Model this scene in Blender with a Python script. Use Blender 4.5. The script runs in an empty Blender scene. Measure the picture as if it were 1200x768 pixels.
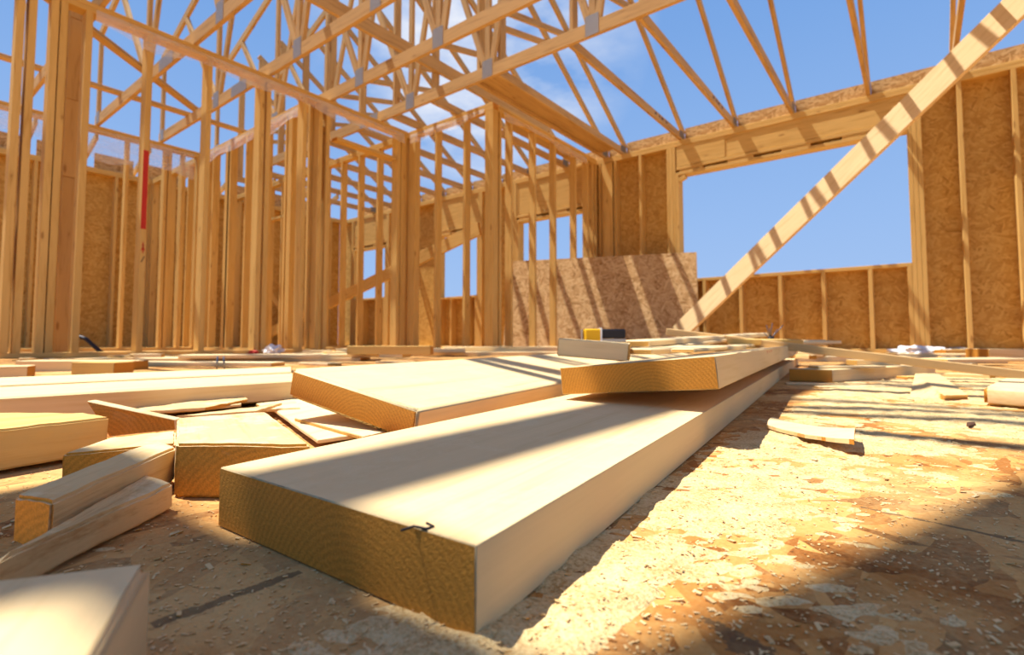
import bpy, bmesh, math, random
from mathutils import Vector, Matrix, noise
R = random.Random(7)
C = bpy.context.scene.collection
S = bpy.context.scene
V = Vector
# ------------------------------------------------------------------ camera model (same numbers the camera object gets)
F = 612.0; H = 0.1204; YAW = math.radians(37.8); PIT = math.radians(3.1); CY = 400 - F * math.tan(PIT)
def ray(px, py):
    u = (px - 600) / F; v = -(py - CY) / F
    f = math.cos(PIT) - v * math.sin(PIT); z = math.sin(PIT) + v * math.cos(PIT)
    c, s = math.cos(YAW), math.sin(YAW)
    return V((c * u - s * f, s * u + c * f, z))
def P(px, py, h):
    d = ray(px, py); t = (h - H) / d.z; return V((d.x * t, d.y * t, h))
def PX(px, py, X):
    d = ray(px, py); t = X / d.x; return V((X, d.y * t, H + d.z * t))
def PY(px, py, Y):
    d = ray(px, py); t = Y / d.y; return V((d.x * t, Y, H + d.z * t))
def PD(px, py, dist):                     # a point at a given forward distance
    d = ray(px, py); return V((0, 0, H)) + d * dist

# ------------------------------------------------------------------ materials
def lin(r, g, b):
    f = lambda c: (c / 255 / 12.92) if c / 255 <= .04045 else ((c / 255 + .055) / 1.055) ** 2.4
    return (f(r), f(g), f(b), 1)
class NT:
    def __init__(s, name):
        s.m = bpy.data.materials.new(name); s.m.use_nodes = True; s.t = s.m.node_tree
        s.t.nodes.clear(); s.out = s.n('ShaderNodeOutputMaterial')
    def n(s, typ, **k):
        o = s.t.nodes.new(typ)
        for a, b in k.items(): setattr(o, a, b)
        return o
    def l(s, a, b): s.t.links.new(a, b)
    def put(s, sock, v):
        if isinstance(v, bpy.types.NodeSocket): s.l(v, sock)
        else: sock.default_value = v
    def math(s, op, a, b=0.0, clamp=False):
        o = s.n('ShaderNodeMath', operation=op, use_clamp=clamp); s.put(o.inputs[0], a); s.put(o.inputs[1], b); return o.outputs[0]
    def vm(s, op, a, b=(0, 0, 0)):
        o = s.n('ShaderNodeVectorMath', operation=op); s.put(o.inputs[0], a); s.put(o.inputs[1], b); return o.outputs[0]
    def mix(s, f, a, b, mode='MIX'):
        o = s.n('ShaderNodeMix', data_type='RGBA', blend_type=mode); s.put(o.inputs[0], f); s.put(o.inputs[6], a); s.put(o.inputs[7], b); return o.outputs[2]
    def ramp(s, f, stops, interp='LINEAR'):
        o = s.n('ShaderNodeValToRGB'); s.put(o.inputs[0], f); cr = o.color_ramp; cr.interpolation = interp
        while len(cr.elements) > 1: cr.elements.remove(cr.elements[-1])
        for i, (p, c) in enumerate(stops):
            e = cr.elements[0] if i == 0 else cr.elements.new(p)
            e.position = p; e.color = c if len(c) == 4 else (*c, 1)
        return o.outputs[0]
    def noise(s, vec, scale, detail=3, rough=.5, dist=0, out='Fac'):
        o = s.n('ShaderNodeTexNoise'); s.put(o.inputs['Vector'], vec); o.inputs['Scale'].default_value = scale
        o.inputs['Detail'].default_value = detail; o.inputs['Roughness'].default_value = rough; o.inputs['Distortion'].default_value = dist
        return o.outputs[out]
    def mapv(s, vec, rot=(0, 0, 0), sc=(1, 1, 1), loc=(0, 0, 0)):
        o = s.n('ShaderNodeMapping'); s.put(o.inputs[0], vec); o.inputs[1].default_value = loc; o.inputs[2].default_value = rot; o.inputs[3].default_value = sc
        return o.outputs[0]
    def bsdf(s, col, rough=.7, bump=None, bd=.002, bs=.5, spec=.10, metal=0):
        b = s.n('ShaderNodeBsdfPrincipled'); s.put(b.inputs['Base Color'], col); s.put(b.inputs['Roughness'], rough)
        b.inputs['Specular IOR Level'].default_value = spec; b.inputs['Metallic'].default_value = metal
        if bump is not None:
            u = s.n('ShaderNodeBump'); u.inputs['Distance'].default_value = bd; u.inputs['Strength'].default_value = bs
            s.l(bump, u.inputs['Height']); s.l(u.outputs[0], b.inputs['Normal'])
        s.l(b.outputs[0], s.out.inputs[0]); return b

def objvec(m):
    tc = m.n('ShaderNodeTexCoord'); oi = m.n('ShaderNodeObjectInfo')
    off = m.math('MULTIPLY', oi.outputs['Random'], 37.0)
    cb = m.n('ShaderNodeCombineXYZ'); m.put(cb.inputs[0], off); m.put(cb.inputs[1], m.math('MULTIPLY', oi.outputs['Random'], 11.0)); m.put(cb.inputs[2], m.math('MULTIPLY', oi.outputs['Random'], 5.3))
    return tc, m.vm('ADD', tc.outputs['Object'], cb.outputs[0]), oi.outputs['Random']

def wood(name, light, dark, endc, fine=1.0, dust=0.0, knots=1.0, endbump=.6):
    m = NT(name); tc, v, rnd = objvec(m)
    g = m.mapv(v, sc=(1.2 * fine, 22 * fine, 22 * fine))
    warp = m.noise(m.mapv(v, sc=(1.5 * fine, 6 * fine, 6 * fine)), 1.0, 3)
    g2 = m.vm('ADD', g, m.mapv(m.noise(v, 1.2 * fine, 2, out='Color'), sc=(0, 3, 3)))
    n1 = m.noise(g2, 1.6, 4, .55)
    n2 = m.noise(m.mapv(v, sc=(4 * fine, 160 * fine, 160 * fine)), 1.5, 3, .6)
    grain = m.math('ADD', m.math('MULTIPLY', n1, .65), m.math('MULTIPLY', n2, .35))
    col = m.ramp(grain, [(.3, dark), (.48, light), (.62, [min(1, c * 1.06) for c in light[:3]]), (.8, [a * .55 + b * .45 for a, b in zip(dark[:3], light[:3])])])
    # knots
    vo = m.n('ShaderNodeTexVoronoi'); m.l(m.mapv(v, sc=(2.6 * fine, 9 * fine, 9 * fine)), vo.inputs['Vector']); vo.inputs['Scale'].default_value = 1
    kd = m.math('ADD', vo.outputs['Distance'], m.math('MULTIPLY', m.noise(v, 60, 2), .06))
    kn = m.ramp(kd, [(.0, (1, 1, 1)), (.1, (.8, .8, .8)), (.13, (.15, .15, .15)), (.2, (0, 0, 0))])
    col = m.mix(m.math('MULTIPLY', kn, .75 * knots), col, lin(120, 66, 24))
    # board to board variation
    col = m.mix(m.math('MULTIPLY', rnd, .45), col, m.mix(.55, col, dark))
    blot = m.ramp(warp, [(.35, (0, 0, 0)), (.7, (1, 1, 1))])
    col = m.mix(m.math('MULTIPLY', blot, .2), col, dark)
    # end grain: growth rings across the local yz plane
    sp = m.n('ShaderNodeSeparateXYZ'); m.l(tc.outputs['Normal'], sp.inputs[0])
    isend = m.ramp(m.math('ABSOLUTE', sp.outputs[0]), [(.735, (0, 0, 0)), (.80, (1, 1, 1))])
    ev = m.mapv(tc.outputs['Object'], sc=(0, 1, 1), loc=(0, .03, .05))
    ln = m.vm('LENGTH', m.vm('ADD', ev, m.mapv(m.noise(tc.outputs['Object'], 9, 2, out='Color'), sc=(0, .012, .012), loc=(0, -.006, -.006))))
    lnn = [n for n in m.t.nodes if n.type == 'VECT_MATH' and n.operation == 'LENGTH'][-1].outputs['Value']
    rings = m.math('ADD', m.math('MULTIPLY', m.math('SINE', m.math('MULTIPLY', lnn, 1500.)), .5), .5)
    speck = m.noise(tc.outputs['Object'], 700, 3, .7)
    ecol = m.mix(m.math('MULTIPLY', rings, .5), endc, [c * .62 for c in endc[:3]] + [1])
    ecol = m.mix(m.ramp(speck, [(.45, (0, 0, 0)), (.7, (.55, .55, .55))]), ecol, [min(1, c * 1.5) for c in endc[:3]] + [1])
    fin = m.mix(isend, col, ecol)
    h = m.math('ADD', m.math('MULTIPLY', grain, m.math('SUBTRACT', 1.0, isend)), m.math('MULTIPLY', isend, m.math('ADD', m.math('MULTIPLY', m.math('SUBTRACT', speck, .5), endbump * 3), .5)))
    if dust:
        dn = m.noise(tc.outputs['Object'], 26, 4, .65); up = m.ramp(sp.outputs[2], [(.3, (0, 0, 0)), (.9, (1, 1, 1))])
        df = m.math('MULTIPLY', m.ramp(dn, [(.5, (0, 0, 0)), (.62, (1, 1, 1))]), m.math('MULTIPLY', up, dust))
        fin = m.mix(df, fin, lin(226, 198, 146)); h = m.math('ADD', h, m.math('MULTIPLY', df, m.noise(tc.outputs['Object'], 500, 2)))
    m.bsdf(fin, .72, h, .0012, .5)
    return m.m

END = lin(196, 134, 54)
M_stud = wood('pine_framing', lin(214, 176, 104), lin(186, 142, 72), END)
M_plank = wood('pine_plank', lin(226, 196, 144), lin(208, 172, 114), lin(192, 130, 50), fine=.8, dust=.5, knots=.35)
M_truss = wood('truss_lumber', lin(204, 168, 112), lin(156, 118, 72), END)
M_strip = wood('pale_strip', lin(230, 204, 154), lin(208, 174, 118), lin(210, 160, 82), fine=1.4, knots=.3)
M_rough = wood('rough_offcut', lin(220, 186, 128), lin(184, 140, 84), lin(204, 142, 54), fine=2.2, dust=.8)

def flake_color(m, v, scale, cols):
    """oriented strands: several stretched voronoi layers, one chosen per patch"""
    layers = []
    wob = m.vm('ADD', v, m.mapv(m.noise(v, scale * .35, 2, out='Color'), sc=(.03, .03, .03), loc=(-.015, -.015, -.015)))
    for i, a in enumerate((.35, 1.25, 2.2, 2.9)):
        vo = m.n('ShaderNodeTexVoronoi'); vo.inputs['Scale'].default_value = scale
        m.l(m.mapv(m.mapv(wob, rot=(0, 0, a), loc=(i * 3.1, i * 1.7, 0)), sc=(.28, 1.5, 1)), vo.inputs['Vector'])
        sp = m.n('ShaderNodeSeparateColor'); m.l(vo.outputs['Color'], sp.inputs[0])
        layers.append((sp.outputs[0], sp.outputs[1]))
    val, pri = layers[0]
    for (a, p) in layers[1:]:
        f = m.math('GREATER_THAN', p, pri)
        val = m.math('ADD', m.math('MULTIPLY', a, f), m.math('MULTIPLY', val, m.math('SUBTRACT', 1.0, f)))
        pri = m.math('MAXIMUM', p, pri)
    fine = m.noise(m.mapv(v, sc=(1, 1, 1)), scale * 7, 4, .65)
    t = m.math('ADD', m.math('MULTIPLY', val, .7), m.math('MULTIPLY', fine, .3))
    return m.ramp(t, cols), t

def osb(name, scale, c, axis='XZ'):
    m = NT(name); tc = m.n('ShaderNodeTexCoord'); v = tc.outputs['Object']
    v = m.mapv(v, rot=(math.pi / 2, 0, 0)) if axis == 'XZ' else v
    sp = m.n('ShaderNodeSeparateXYZ'); m.l(v, sp.inputs[0]); cb = m.n('ShaderNodeCombineXYZ'); m.l(sp.outputs[0], cb.inputs[0]); m.l(sp.outputs[1], cb.inputs[1]); v = cb.outputs[0]
    col, t = flake_color(m, v, scale, c)
    m.bsdf(col, .75, t, .002, .35); return m.m
OSBC = [(.10, lin(120, 82, 34)), (.17, lin(182, 138, 68)), (.5, lin(198, 156, 82)), (.75, lin(210, 170, 96)), (.92, lin(188, 146, 74))]
M_osb = osb('osb_sheathing', 34, OSBC)
OSBS = [(.10, lin(128, 92, 50)), (.2, lin(170, 130, 80)), (.5, lin(194, 156, 104)), (.75, lin(212, 178, 126)), (.92, lin(180, 140, 90))]
M_osb2 = osb('osb_sheet', 34, OSBS)
M_osbflat = osb('osb_flat', 26, OSBS, 'XY')

def make_floor():
    m = NT('subfloor_osb'); tc = m.n('ShaderNodeTexCoord'); v = tc.outputs['Object']
    col, t = flake_color(m, m.mapv(v, rot=(0, 0, .5), sc=(1, .7, 1)), 48, [(.10, lin(104, 60, 24)), (.24, lin(150, 94, 42)), (.45, lin(178, 120, 58)), (.7, lin(204, 150, 82)), (.92, lin(158, 102, 46))])
    dn = m.noise(v, 3.2, 5, .6); d2 = m.noise(v, 220, 3, .7)
    dust = m.math('ADD', m.ramp(dn, [(.44, (0, 0, 0)), (.66, (1, 1, 1))]), m.math('MULTIPLY', m.math('SUBTRACT', d2, .5), 1.2), True)
    col = m.mix(m.math('MULTIPLY', dust, .6), col, lin(216, 182, 120))
    def seg(a, b, w, wn=.35):
        nonlocal col
        a = V((a[0], a[1], 0)); b = V((b[0], b[1], 0)); d = b - a; L = d.length; ang = math.atan2(d.y, d.x)
        mp = m.n('ShaderNodeMapping', vector_type='TEXTURE'); m.l(v, mp.inputs[0]); mp.inputs[1].default_value = a; mp.inputs[2].default_value = (0, 0, ang)
        s = m.n('ShaderNodeSeparateXYZ'); m.l(mp.outputs[0], s.inputs[0])
        nz = m.noise(v, 60, 4, .7)
        yy = m.math('ABSOLUTE', s.outputs[1])
        wf = m.math('MULTIPLY', m.math('SUBTRACT', nz, .5 - wn), w / wn)
        f1 = m.math('LESS_THAN', yy, wf)
        xx = m.math('MULTIPLY', m.math('GREATER_THAN', s.outputs[0], 0.0), m.math('LESS_THAN', s.outputs[0], L))
        col = m.mix(m.math('MULTIPLY', m.math('MULTIPLY', f1, xx), .72), col, lin(92, 76, 54))
    a = P(178, 733, 0); b = P(352, 670, 0); seg(a, b, .0035)
    seg(P(1008, 594, 0), P(1290, 655, 0), .0022, .2)
    seg(P(822, 722, 0), P(905, 775, 0), .0045, .12)
    seg(P(820, 566, 0), P(884, 574, 0), .0016, .2)
    h = m.math('ADD', m.math('MULTIPLY', t, .4), m.math('MULTIPLY', d2, .6))
    m.bsdf(col, .85, h, .0015, .8, .1); return m.m
M_floor = make_floor()

def simple(name, col, rough=.6, metal=0, nscale=40, amt=.15, spec=.3):
    m = NT(name); tc = m.n('ShaderNodeTexCoord'); n = m.noise(tc.outputs['Object'], nscale, 3)
    c = m.mix(m.math('MULTIPLY', n, amt * 2), col, [x * .55 for x in col[:3]] + [1])
    m.bsdf(c, rough, n, .0005, .3, spec, metal); return m.m
def make_dust(name, a, b):
    m = NT(name); tc = m.n('ShaderNodeTexCoord'); v = tc.outputs['Object']
    n = m.noise(v, 420, 3, .8); n2 = m.noise(v, 34, 5, .7)
    c = m.ramp(m.math('ADD', m.math('MULTIPLY', n, .6), m.math('MULTIPLY', n2, .4)), [(.38, a), (.52, b), (.7, lin(232, 208, 158))])
    m.bsdf(c, .95, n, .002, .9, .05); return m.m
M_dust = make_dust('sawdust', lin(180, 138, 80), lin(218, 188, 132))
M_metal = NT('galvanised_plate')
_tc = M_metal.n('ShaderNodeTexCoord'); _w = M_metal.n('ShaderNodeTexWave', bands_direction='X'); _w.inputs['Scale'].default_value = 26; M_metal.l(_tc.outputs['Object'], _w.inputs['Vector'])
M_metal.bsdf(M_metal.ramp(_w.outputs['Fac'], [(.2, lin(118, 116, 116)), (.7, lin(186, 182, 178))]), .5, _w.outputs['Fac'], .003, .6, .5, .35); M_metal = M_metal.m
M_red = simple('red_paint', lin(196, 48, 30)); M_black = simple('black_rubber', lin(34, 30, 34), .5)
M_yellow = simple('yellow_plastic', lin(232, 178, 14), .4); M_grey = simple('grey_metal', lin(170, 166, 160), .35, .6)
M_nail = simple('nail_steel', lin(120, 118, 120), .35, .8); M_stamp = simple('ink_stamp', lin(58, 46, 40)); M_bark = simple('dark_bark', lin(86, 56, 36), .9)
M_ground = simple('outside_dirt', lin(176, 146, 108), .95, 0, 2, .3)
M_wrap = simple('white_wrap', lin(236, 234, 230), .5, 0, 30, .1)
_m = NT('clear_poly_film'); _b = _m.n('ShaderNodeBsdfPrincipled'); _b.inputs['Base Color'].default_value = (.85, .83, .82, 1); _b.inputs['Roughness'].default_value = .3
_tr = _m.n('ShaderNodeBsdfTransparent'); _mx = _m.n('ShaderNodeMixShader'); _tcc = _m.n('ShaderNodeTexCoord')
_f = _m.ramp(_m.noise(_m.mapv(_tcc.outputs['Object'], sc=(1, 1, 3)), 3.0, 4, .6), [(.3, (.16, .16, .16)), (.65, (.42, .42, .42))])
_m.l(_f, _mx.inputs[0]); _m.l(_tr.outputs[0], _mx.inputs[1]); _m.l(_b.outputs[0], _mx.inputs[2]); _m.l(_mx.outputs[0], _m.out.inputs[0]); M_film = _m.m

# ------------------------------------------------------------------ object helpers
def tag(o, label=None, cat=None, group=None, kind=None):
    if label: o['label'] = label
    if cat: o['category'] = cat
    if group: o['group'] = group
    if kind: o['kind'] = kind
    return o
def empty(name, loc, label=None, cat=None, group=None, kind=None):
    o = bpy.data.objects.new(name, None); C.objects.link(o); o.location = loc; o.empty_display_size = .1
    return tag(o, label, cat, group, kind)
def link(name, bm, mat, mw, parent=None, smooth=False):
    me = bpy.data.meshes.new(name); bmesh.ops.recalc_face_normals(bm, faces=bm.faces[:]); bm.to_mesh(me); bm.free()
    if smooth:
        for p in me.polygons: p.use_smooth = True
    o = bpy.data.objects.new(name, me); C.objects.link(o); me.materials.append(mat)
    if parent is not None:
        base = Matrix.Translation(parent.location) if parent.parent is None else Matrix.Translation(parent.parent.location) @ parent.matrix_basis
        if parent.type == 'MESH' and parent.parent is None: base = parent.matrix_basis.copy()
        o.parent = parent; o.matrix_basis = base.inverted() @ mw
    else: o.matrix_basis = mw
    return o
def soft(o):
    for p in o.data.polygons: p.use_smooth = True
    w_ = o.modifiers.new('wn', 'WEIGHTED_NORMAL'); w_.keep_sharp = False; w_.weight = 100
    return o
def frame(x, side):
    x = x.normalized(); y = (side - x * side.dot(x)).normalized(); z = x.cross(y)
    return Matrix((x, y, z)).transposed().to_4x4()
def bar(name, a, b, w, t, side, mat, parent=None, bev=.002):
    """a straight stick from a to b; w along `side`, t along the third axis"""
    a = V(a); b = V(b); side = V(side); L = (b - a).length
    m = frame(b - a, side); m.translation = (a + b) / 2
    bm = bmesh.new(); bmesh.ops.create_cube(bm, size=1)
    for v in bm.verts: v.co = V((v.co.x * L, v.co.y * w, v.co.z * t))
    if bev: bmesh.ops.bevel(bm, geom=bm.edges[:], offset=bev, segments=1, affect='EDGES')
    return link(name, bm, mat, m, parent)
def slab(name, top, t, mat, parent=None, bev=.002, axis=None, rough=0.0, seg=.03):
    """prism under a quad of top corners (in order); local x along axis (default the edge 0->1)"""
    top = [V(p) for p in top]
    x = V(axis) if axis else (top[1] - top[0]); n = (top[1] - top[0]).cross(top[3] - top[0]).normalized()
    if n.z < 0: n = -n
    y = n.cross(x.normalized()); c = sum(top, V()) / 4 - n * t / 2
    m = Matrix((x.normalized(), y.normalized(), x.normalized().cross(y.normalized()))).transposed().to_4x4(); m.translation = c
    inv = m.inverted(); bm = bmesh.new()
    vt = [bm.verts.new(inv @ p) for p in top]; vb = [bm.verts.new(inv @ (p - n * t)) for p in top]
    bm.faces.new(vt); bm.faces.new(vb[::-1])
    for i in range(4): bm.faces.new((vt[i], vt[(i + 1) % 4], vb[(i + 1) % 4], vb[i]))
    bmesh.ops.recalc_face_normals(bm, faces=bm.faces[:])
    if bev: bmesh.ops.bevel(bm, geom=bm.edges[:], offset=bev, segments=2, affect='EDGES')
    if rough:
        bmesh.ops.subdivide_edges(bm, edges=[e for e in bm.edges if e.calc_length() > seg], cuts=14, use_grid_fill=True)
        for v in bm.verts:
            q = m @ v.co; v.co += V((0, 1, 1)) * 0 + noise.noise_vector(q * 45) * rough + noise.noise_vector(q * 160) * rough * .4
    o = link(name, bm, mat, m, parent)
    return o if rough else soft(o)
def hexa(name, top, bot, mat, parent=None, bev=.001, rough=0):
    """a free solid: four top and four bottom corners"""
    top = [V(p) for p in top]; bot = [V(p) for p in bot]; c = sum(top + bot, V()) / 8
    m = frame(top[1] - top[0], (top[3] - top[0])); m.translation = c; inv = m.inverted()
    bm = bmesh.new(); vt = [bm.verts.new(inv @ p) for p in top]; vb = [bm.verts.new(inv @ p) for p in bot]
    bm.faces.new(vt); bm.faces.new(vb[::-1])
    for i in range(4): bm.faces.new((vt[i], vt[(i + 1) % 4], vb[(i + 1) % 4], vb[i]))
    bmesh.ops.recalc_face_normals(bm, faces=bm.faces[:])
    if bev: bmesh.ops.bevel(bm, geom=bm.edges[:], offset=bev, segments=1, affect='EDGES')
    if rough:
        bmesh.ops.subdivide_edges(bm, edges=[e for e in bm.edges if e.calc_length() > .02], cuts=10, use_grid_fill=True)
        for v in bm.verts:
            q = m @ v.co; v.co += noise.noise_vector(q * 60) * rough
    return link(name, bm, mat, m, parent)
def tube(name, pts, r, mat, parent=None, n=8):
    pts = [V(p) for p in pts]; o0 = pts[0].copy(); bm = bmesh.new(); rings = []
    for i, p in enumerate(pts):
        d = (pts[min(i + 1, len(pts) - 1)] - pts[max(i - 1, 0)]).normalized()
        s = d.orthogonal().normalized() if i == 0 else (rs - d * rs.dot(d)).normalized(); rs = s; u = d.cross(s)
        rings.append([bm.verts.new(p - o0 + (s * math.cos(k * 2 * math.pi / n) + u * math.sin(k * 2 * math.pi / n)) * r) for k in range(n)])
    for a, b in zip(rings, rings[1:]):
        for k in range(n): bm.faces.new((a[k], a[(k + 1) % n], b[(k + 1) % n], b[k]))
    bm.faces.new(rings[0][::-1]); bm.faces.new(rings[-1])
    return link(name, bm, mat, Matrix.Translation(o0), parent, True)

# ------------------------------------------------------------------ levels and lines of the house (metres)
HT = 2.74                                   # top of the wall plates
P1X, P2Y, P3X, YB = -4.96, 4.28, -3.58, 6.62  # faces of the partitions, inner face of the back wall
XF, XM, YC = -9.73, -7.80, 3.01
ST, SD, SE, S1 = .038, .089, .14, .114
UP = V((0, 0, 1)); EX = V((1, 0, 0)); EY = V((0, 1, 0))

# floor and ground
bm = bmesh.new(); bmesh.ops.create_cube(bm, size=1)
for v in bm.verts: v.co = V((v.co.x * 16.4 - 1.7, v.co.y * 9.9 + 1.85, v.co.z * .3 - .15))
tag(link('floor', bm, M_floor, Matrix.Identity(4)), kind='structure')
bm = bmesh.new(); bmesh.ops.create_grid(bm, x_segments=2, y_segments=2, size=150)
for v in bm.verts: v.co.z = -.75
tag(link('ground', bm, M_ground, Matrix.Identity(4)), kind='structure')

def stud_at(parent, along, lo, hi, face, depth, pos, z0, z1, mat=M_stud, wth=ST):
    """upright stud of a wall. along='X' wall runs in x (face = its y), 'Y' runs in y (face = its x). depth signed away from the face"""
    if along == 'Y': a = V((face + depth / 2, pos, z0)); side = EX
    else: a = V((pos, face + depth / 2, z0)); side = EY
    return bar('stud', a, a + UP * (z1 - z0), abs(depth), wth, side, mat, parent)
def plate(name, parent, along, lo, hi, face, depth, z0, z1, mat=M_stud):
    z = (z0 + z1) / 2
    if along == 'Y': a = V((face + depth / 2, lo, z)); b = V((face + depth / 2, hi, z)); side = EX
    else: a = V((lo, face + depth / 2, z)); b = V((hi, face + depth / 2, z)); side = EY
    return bar(name, a, b, abs(depth), z1 - z0, side, mat, parent)
def partition(label, along, lo, hi, face, depth, studs, doors=(), zb=0, wth=ST):
    base = V((face, lo, zb)) if along == 'Y' else V((lo, face, zb))
    w = empty('stud_wall', base, label, 'stud wall', None, 'thing')
    segs = []; s = lo
    for d0, d1, hh in doors: segs.append((s, d0)); s = d1
    segs.append((s, hi))
    for a, b in segs:
        if b - a > .08: plate('sole_plate', w, along, a, b, face, depth, zb, zb + ST)
    plate('top_plate', w, along, lo, hi, face, depth, HT - 2 * ST - .0005, HT - ST - .0005)
    plate('top_plate', w, along, lo + .005, hi - .005, face, depth, HT - ST, HT)
    for p in studs: stud_at(w, along, lo, hi, face, depth, p, zb + ST, HT - 2 * ST - .001, M_stud, wth)
    for d0, d1, hh in doors: plate('door_header', w, along, d0 + .02, d1 - .02, face, depth, hh, hh + ST)
    return w

# --- partition 1 : the long wall on the left
s1 = [PX(x, 408, P1X).y for x in (4, 19, 46, 57, 88, 163, 236, 300, 308, 352, 371, 380)]
dl, dr = PX(389, 408, P1X).y, PX(463, 408, P1X).y
s1 = [.20, .45] + s1 + [ dr + .03, 4.19, 4.235]
w1 = partition('long open stud wall on the left, with the red sprayed stud and a door gap', 'Y', -.3, 4.277, P1X, -S1, s1, [(dl, dr, 2.33)], wth=.044)
# red spray on the fifth stud
yr = PX(163, 408, P1X).y
red = [o for o in w1.children if o.name.startswith('stud') and abs(o.location.y + w1.location.y - yr) < .002][0]
za, zb_ = PX(165, 268, P1X).z, PX(170, 176, P1X).z
tag(bar('paint_stripe', (P1X + .0006, yr - .003, za), (P1X + .0006, yr - .003, zb_), .037, .0014, EY, M_red, red, 0), label='red sprayed stripe')
for dz, hh, dx in ((0, .05, -.5), (.0, .05, .5), (.0, .09, 0)):
    zc = PX(165, 290, P1X).z
    bar('paint_mark', (P1X + .0006, yr + dx * .024, zc - hh / 2), (P1X + .0006, yr - dx * .012, zc + hh / 2), .007, .0014, EY, M_red, red, 0)
bar('pencil_mark', (P1X + .0006, yr - .01, zc - .12), (P1X + .0006, yr + .012, zc - .07), .006, .0014, EY, M_stamp, red, 0)
# wide boxed post beside the wall
ya, yb_ = PX(63, 408, -5.30).y, PX(82, 408, -5.30).y
post = empty('built_up_post', (-5.30, (ya + yb_) / 2, 0), 'tall boxed wooden post at the left with a broad darker face', 'post')
for z0, z1 in ((0, 1.42), (1.424, 2.05), (2.054, 2.72), (2.724, 4.1)):
    bar('post_board', (-5.30, (ya + yb_) / 2, z0), (-5.30, (ya + yb_) / 2, z1), yb_ - ya, .038, EY, M_truss, post)
for k in range(3): bar('post_stud', (-5.345 - .04 * k, ya - .022 + .02 * k, 0), (-5.345 - .04 * k, ya - .022 + .02 * k, 3.9), .089, .038, EY, M_stud, post)

# --- partition 2 : short return wall ; partition 3 : to the back wall
partition('short stud wall in the middle, between the door gap and the thick corner post', 'X', P1X + .002, P3X - .002, P2Y, SD,
          [P1X + .024, P1X + .064, P1X + .104] + [PY(x, 408, P2Y).x for x in (509, 543)] + [P3X - .10, P3X - .06, P3X - .021])
w3 = partition('stud wall behind the leaning sheet, running from thick corner post to back wall', 'Y', P2Y + SD + .001, YB - .002, P3X, -SD,
          [PX(x, 408, P3X).y for x in (586.5, 600, 628, 652)] + [6.02, 6.36, 6.50, 6.595])
# --- walls deeper in the house
def spaced(a, b, s=.406):
    r = []; x = a
    while x < b: r.append(x); x += s
    return r
partition('cross stud wall meeting the long left wall, under a hazy film strip', 'X', XM + .005, P1X - S1 - .002, YC, SD, [XM + .07, XM + .11, -7.06, -7.02, -6.98, -6.94] + spaced(XM + .35, -5.3, .47) + [-5.50, -5.46, -5.10])
partition('farther stud wall seen through the left frame, with clear film above its plate', 'Y', .25, YC + SD, XM, -SD, [PX(x, 405, XM).y for x in (45, 88, 141, 187)] + [2.62, 2.78, 2.97])
partition('stud wall seen through the door gap, running back to the far sheathed wall', 'X', XF + .01, P1X - .002, P2Y + .001, SD, spaced(XF + .1, -5.3) + [-5.13, -5.05, -6.9, -6.86], [(-8.4, -7.6, 2.1)])
partition('short stud wall before the far sheathed wall, left of the cross wall', 'X', XF + .01, XM - SD - .002, YC + .001, SD, spaced(XF + .06, XM - .15, .35))

# --- back wall (exterior) with three openings
def osb_panel(name, a, b, along, t, parent, mat=M_osb):
    """a, b = (along, z) corners, along='X': face y = parent spec"""
    pass
wb = empty('wall_back', (-2, YB, 0), kind='structure')
YO = YB + SE                                                     # outer face of studs
SILL = .915
ops = [(-9.35, -8.35, 1.0, 2.02), (-6.81, -5.90, .905, 2.02), (-5.01, -3.82, .915, 2.03), (-2.39, -.02, SILL, 2.28)]
def sheath(x0, x1, z0, z1):
    bm = bmesh.new(); bmesh.ops.create_cube(bm, size=1)
    for v in bm.verts: v.co = V((v.co.x * (x1 - x0), v.co.y * .011, v.co.z * (z1 - z0)))
    link('sheathing', bm, M_osb, Matrix.Translation(((x0 + x1) / 2, YO + .006, (z0 + z1) / 2)), wb)
xs = -9.9; XR = 4.6
for (a, b, z0, z1) in ops:
    sheath(xs, a, -.25, HT - .0); sheath(a, b, -.25, z0); sheath(a, b, z1, HT); xs = b
sheath(xs, 1.22 - .02, -.25, HT); sheath(1.204, XR, -.25, HT)
plate('sole_plate', wb, 'X', -9.9, XR, YB, SE, 0, ST)
plate('top_plate', wb, 'X', -9.9, 3.0, YB, SE, HT - 2 * ST, HT - ST - .0005)
plate('top_plate', wb, 'X', -9.88, XR, YB, SE, HT - ST, HT)
plate('top_plate', wb, 'X', 3.001, XR, YB, SE, HT - 2 * ST, HT - ST - .0005)
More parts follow.
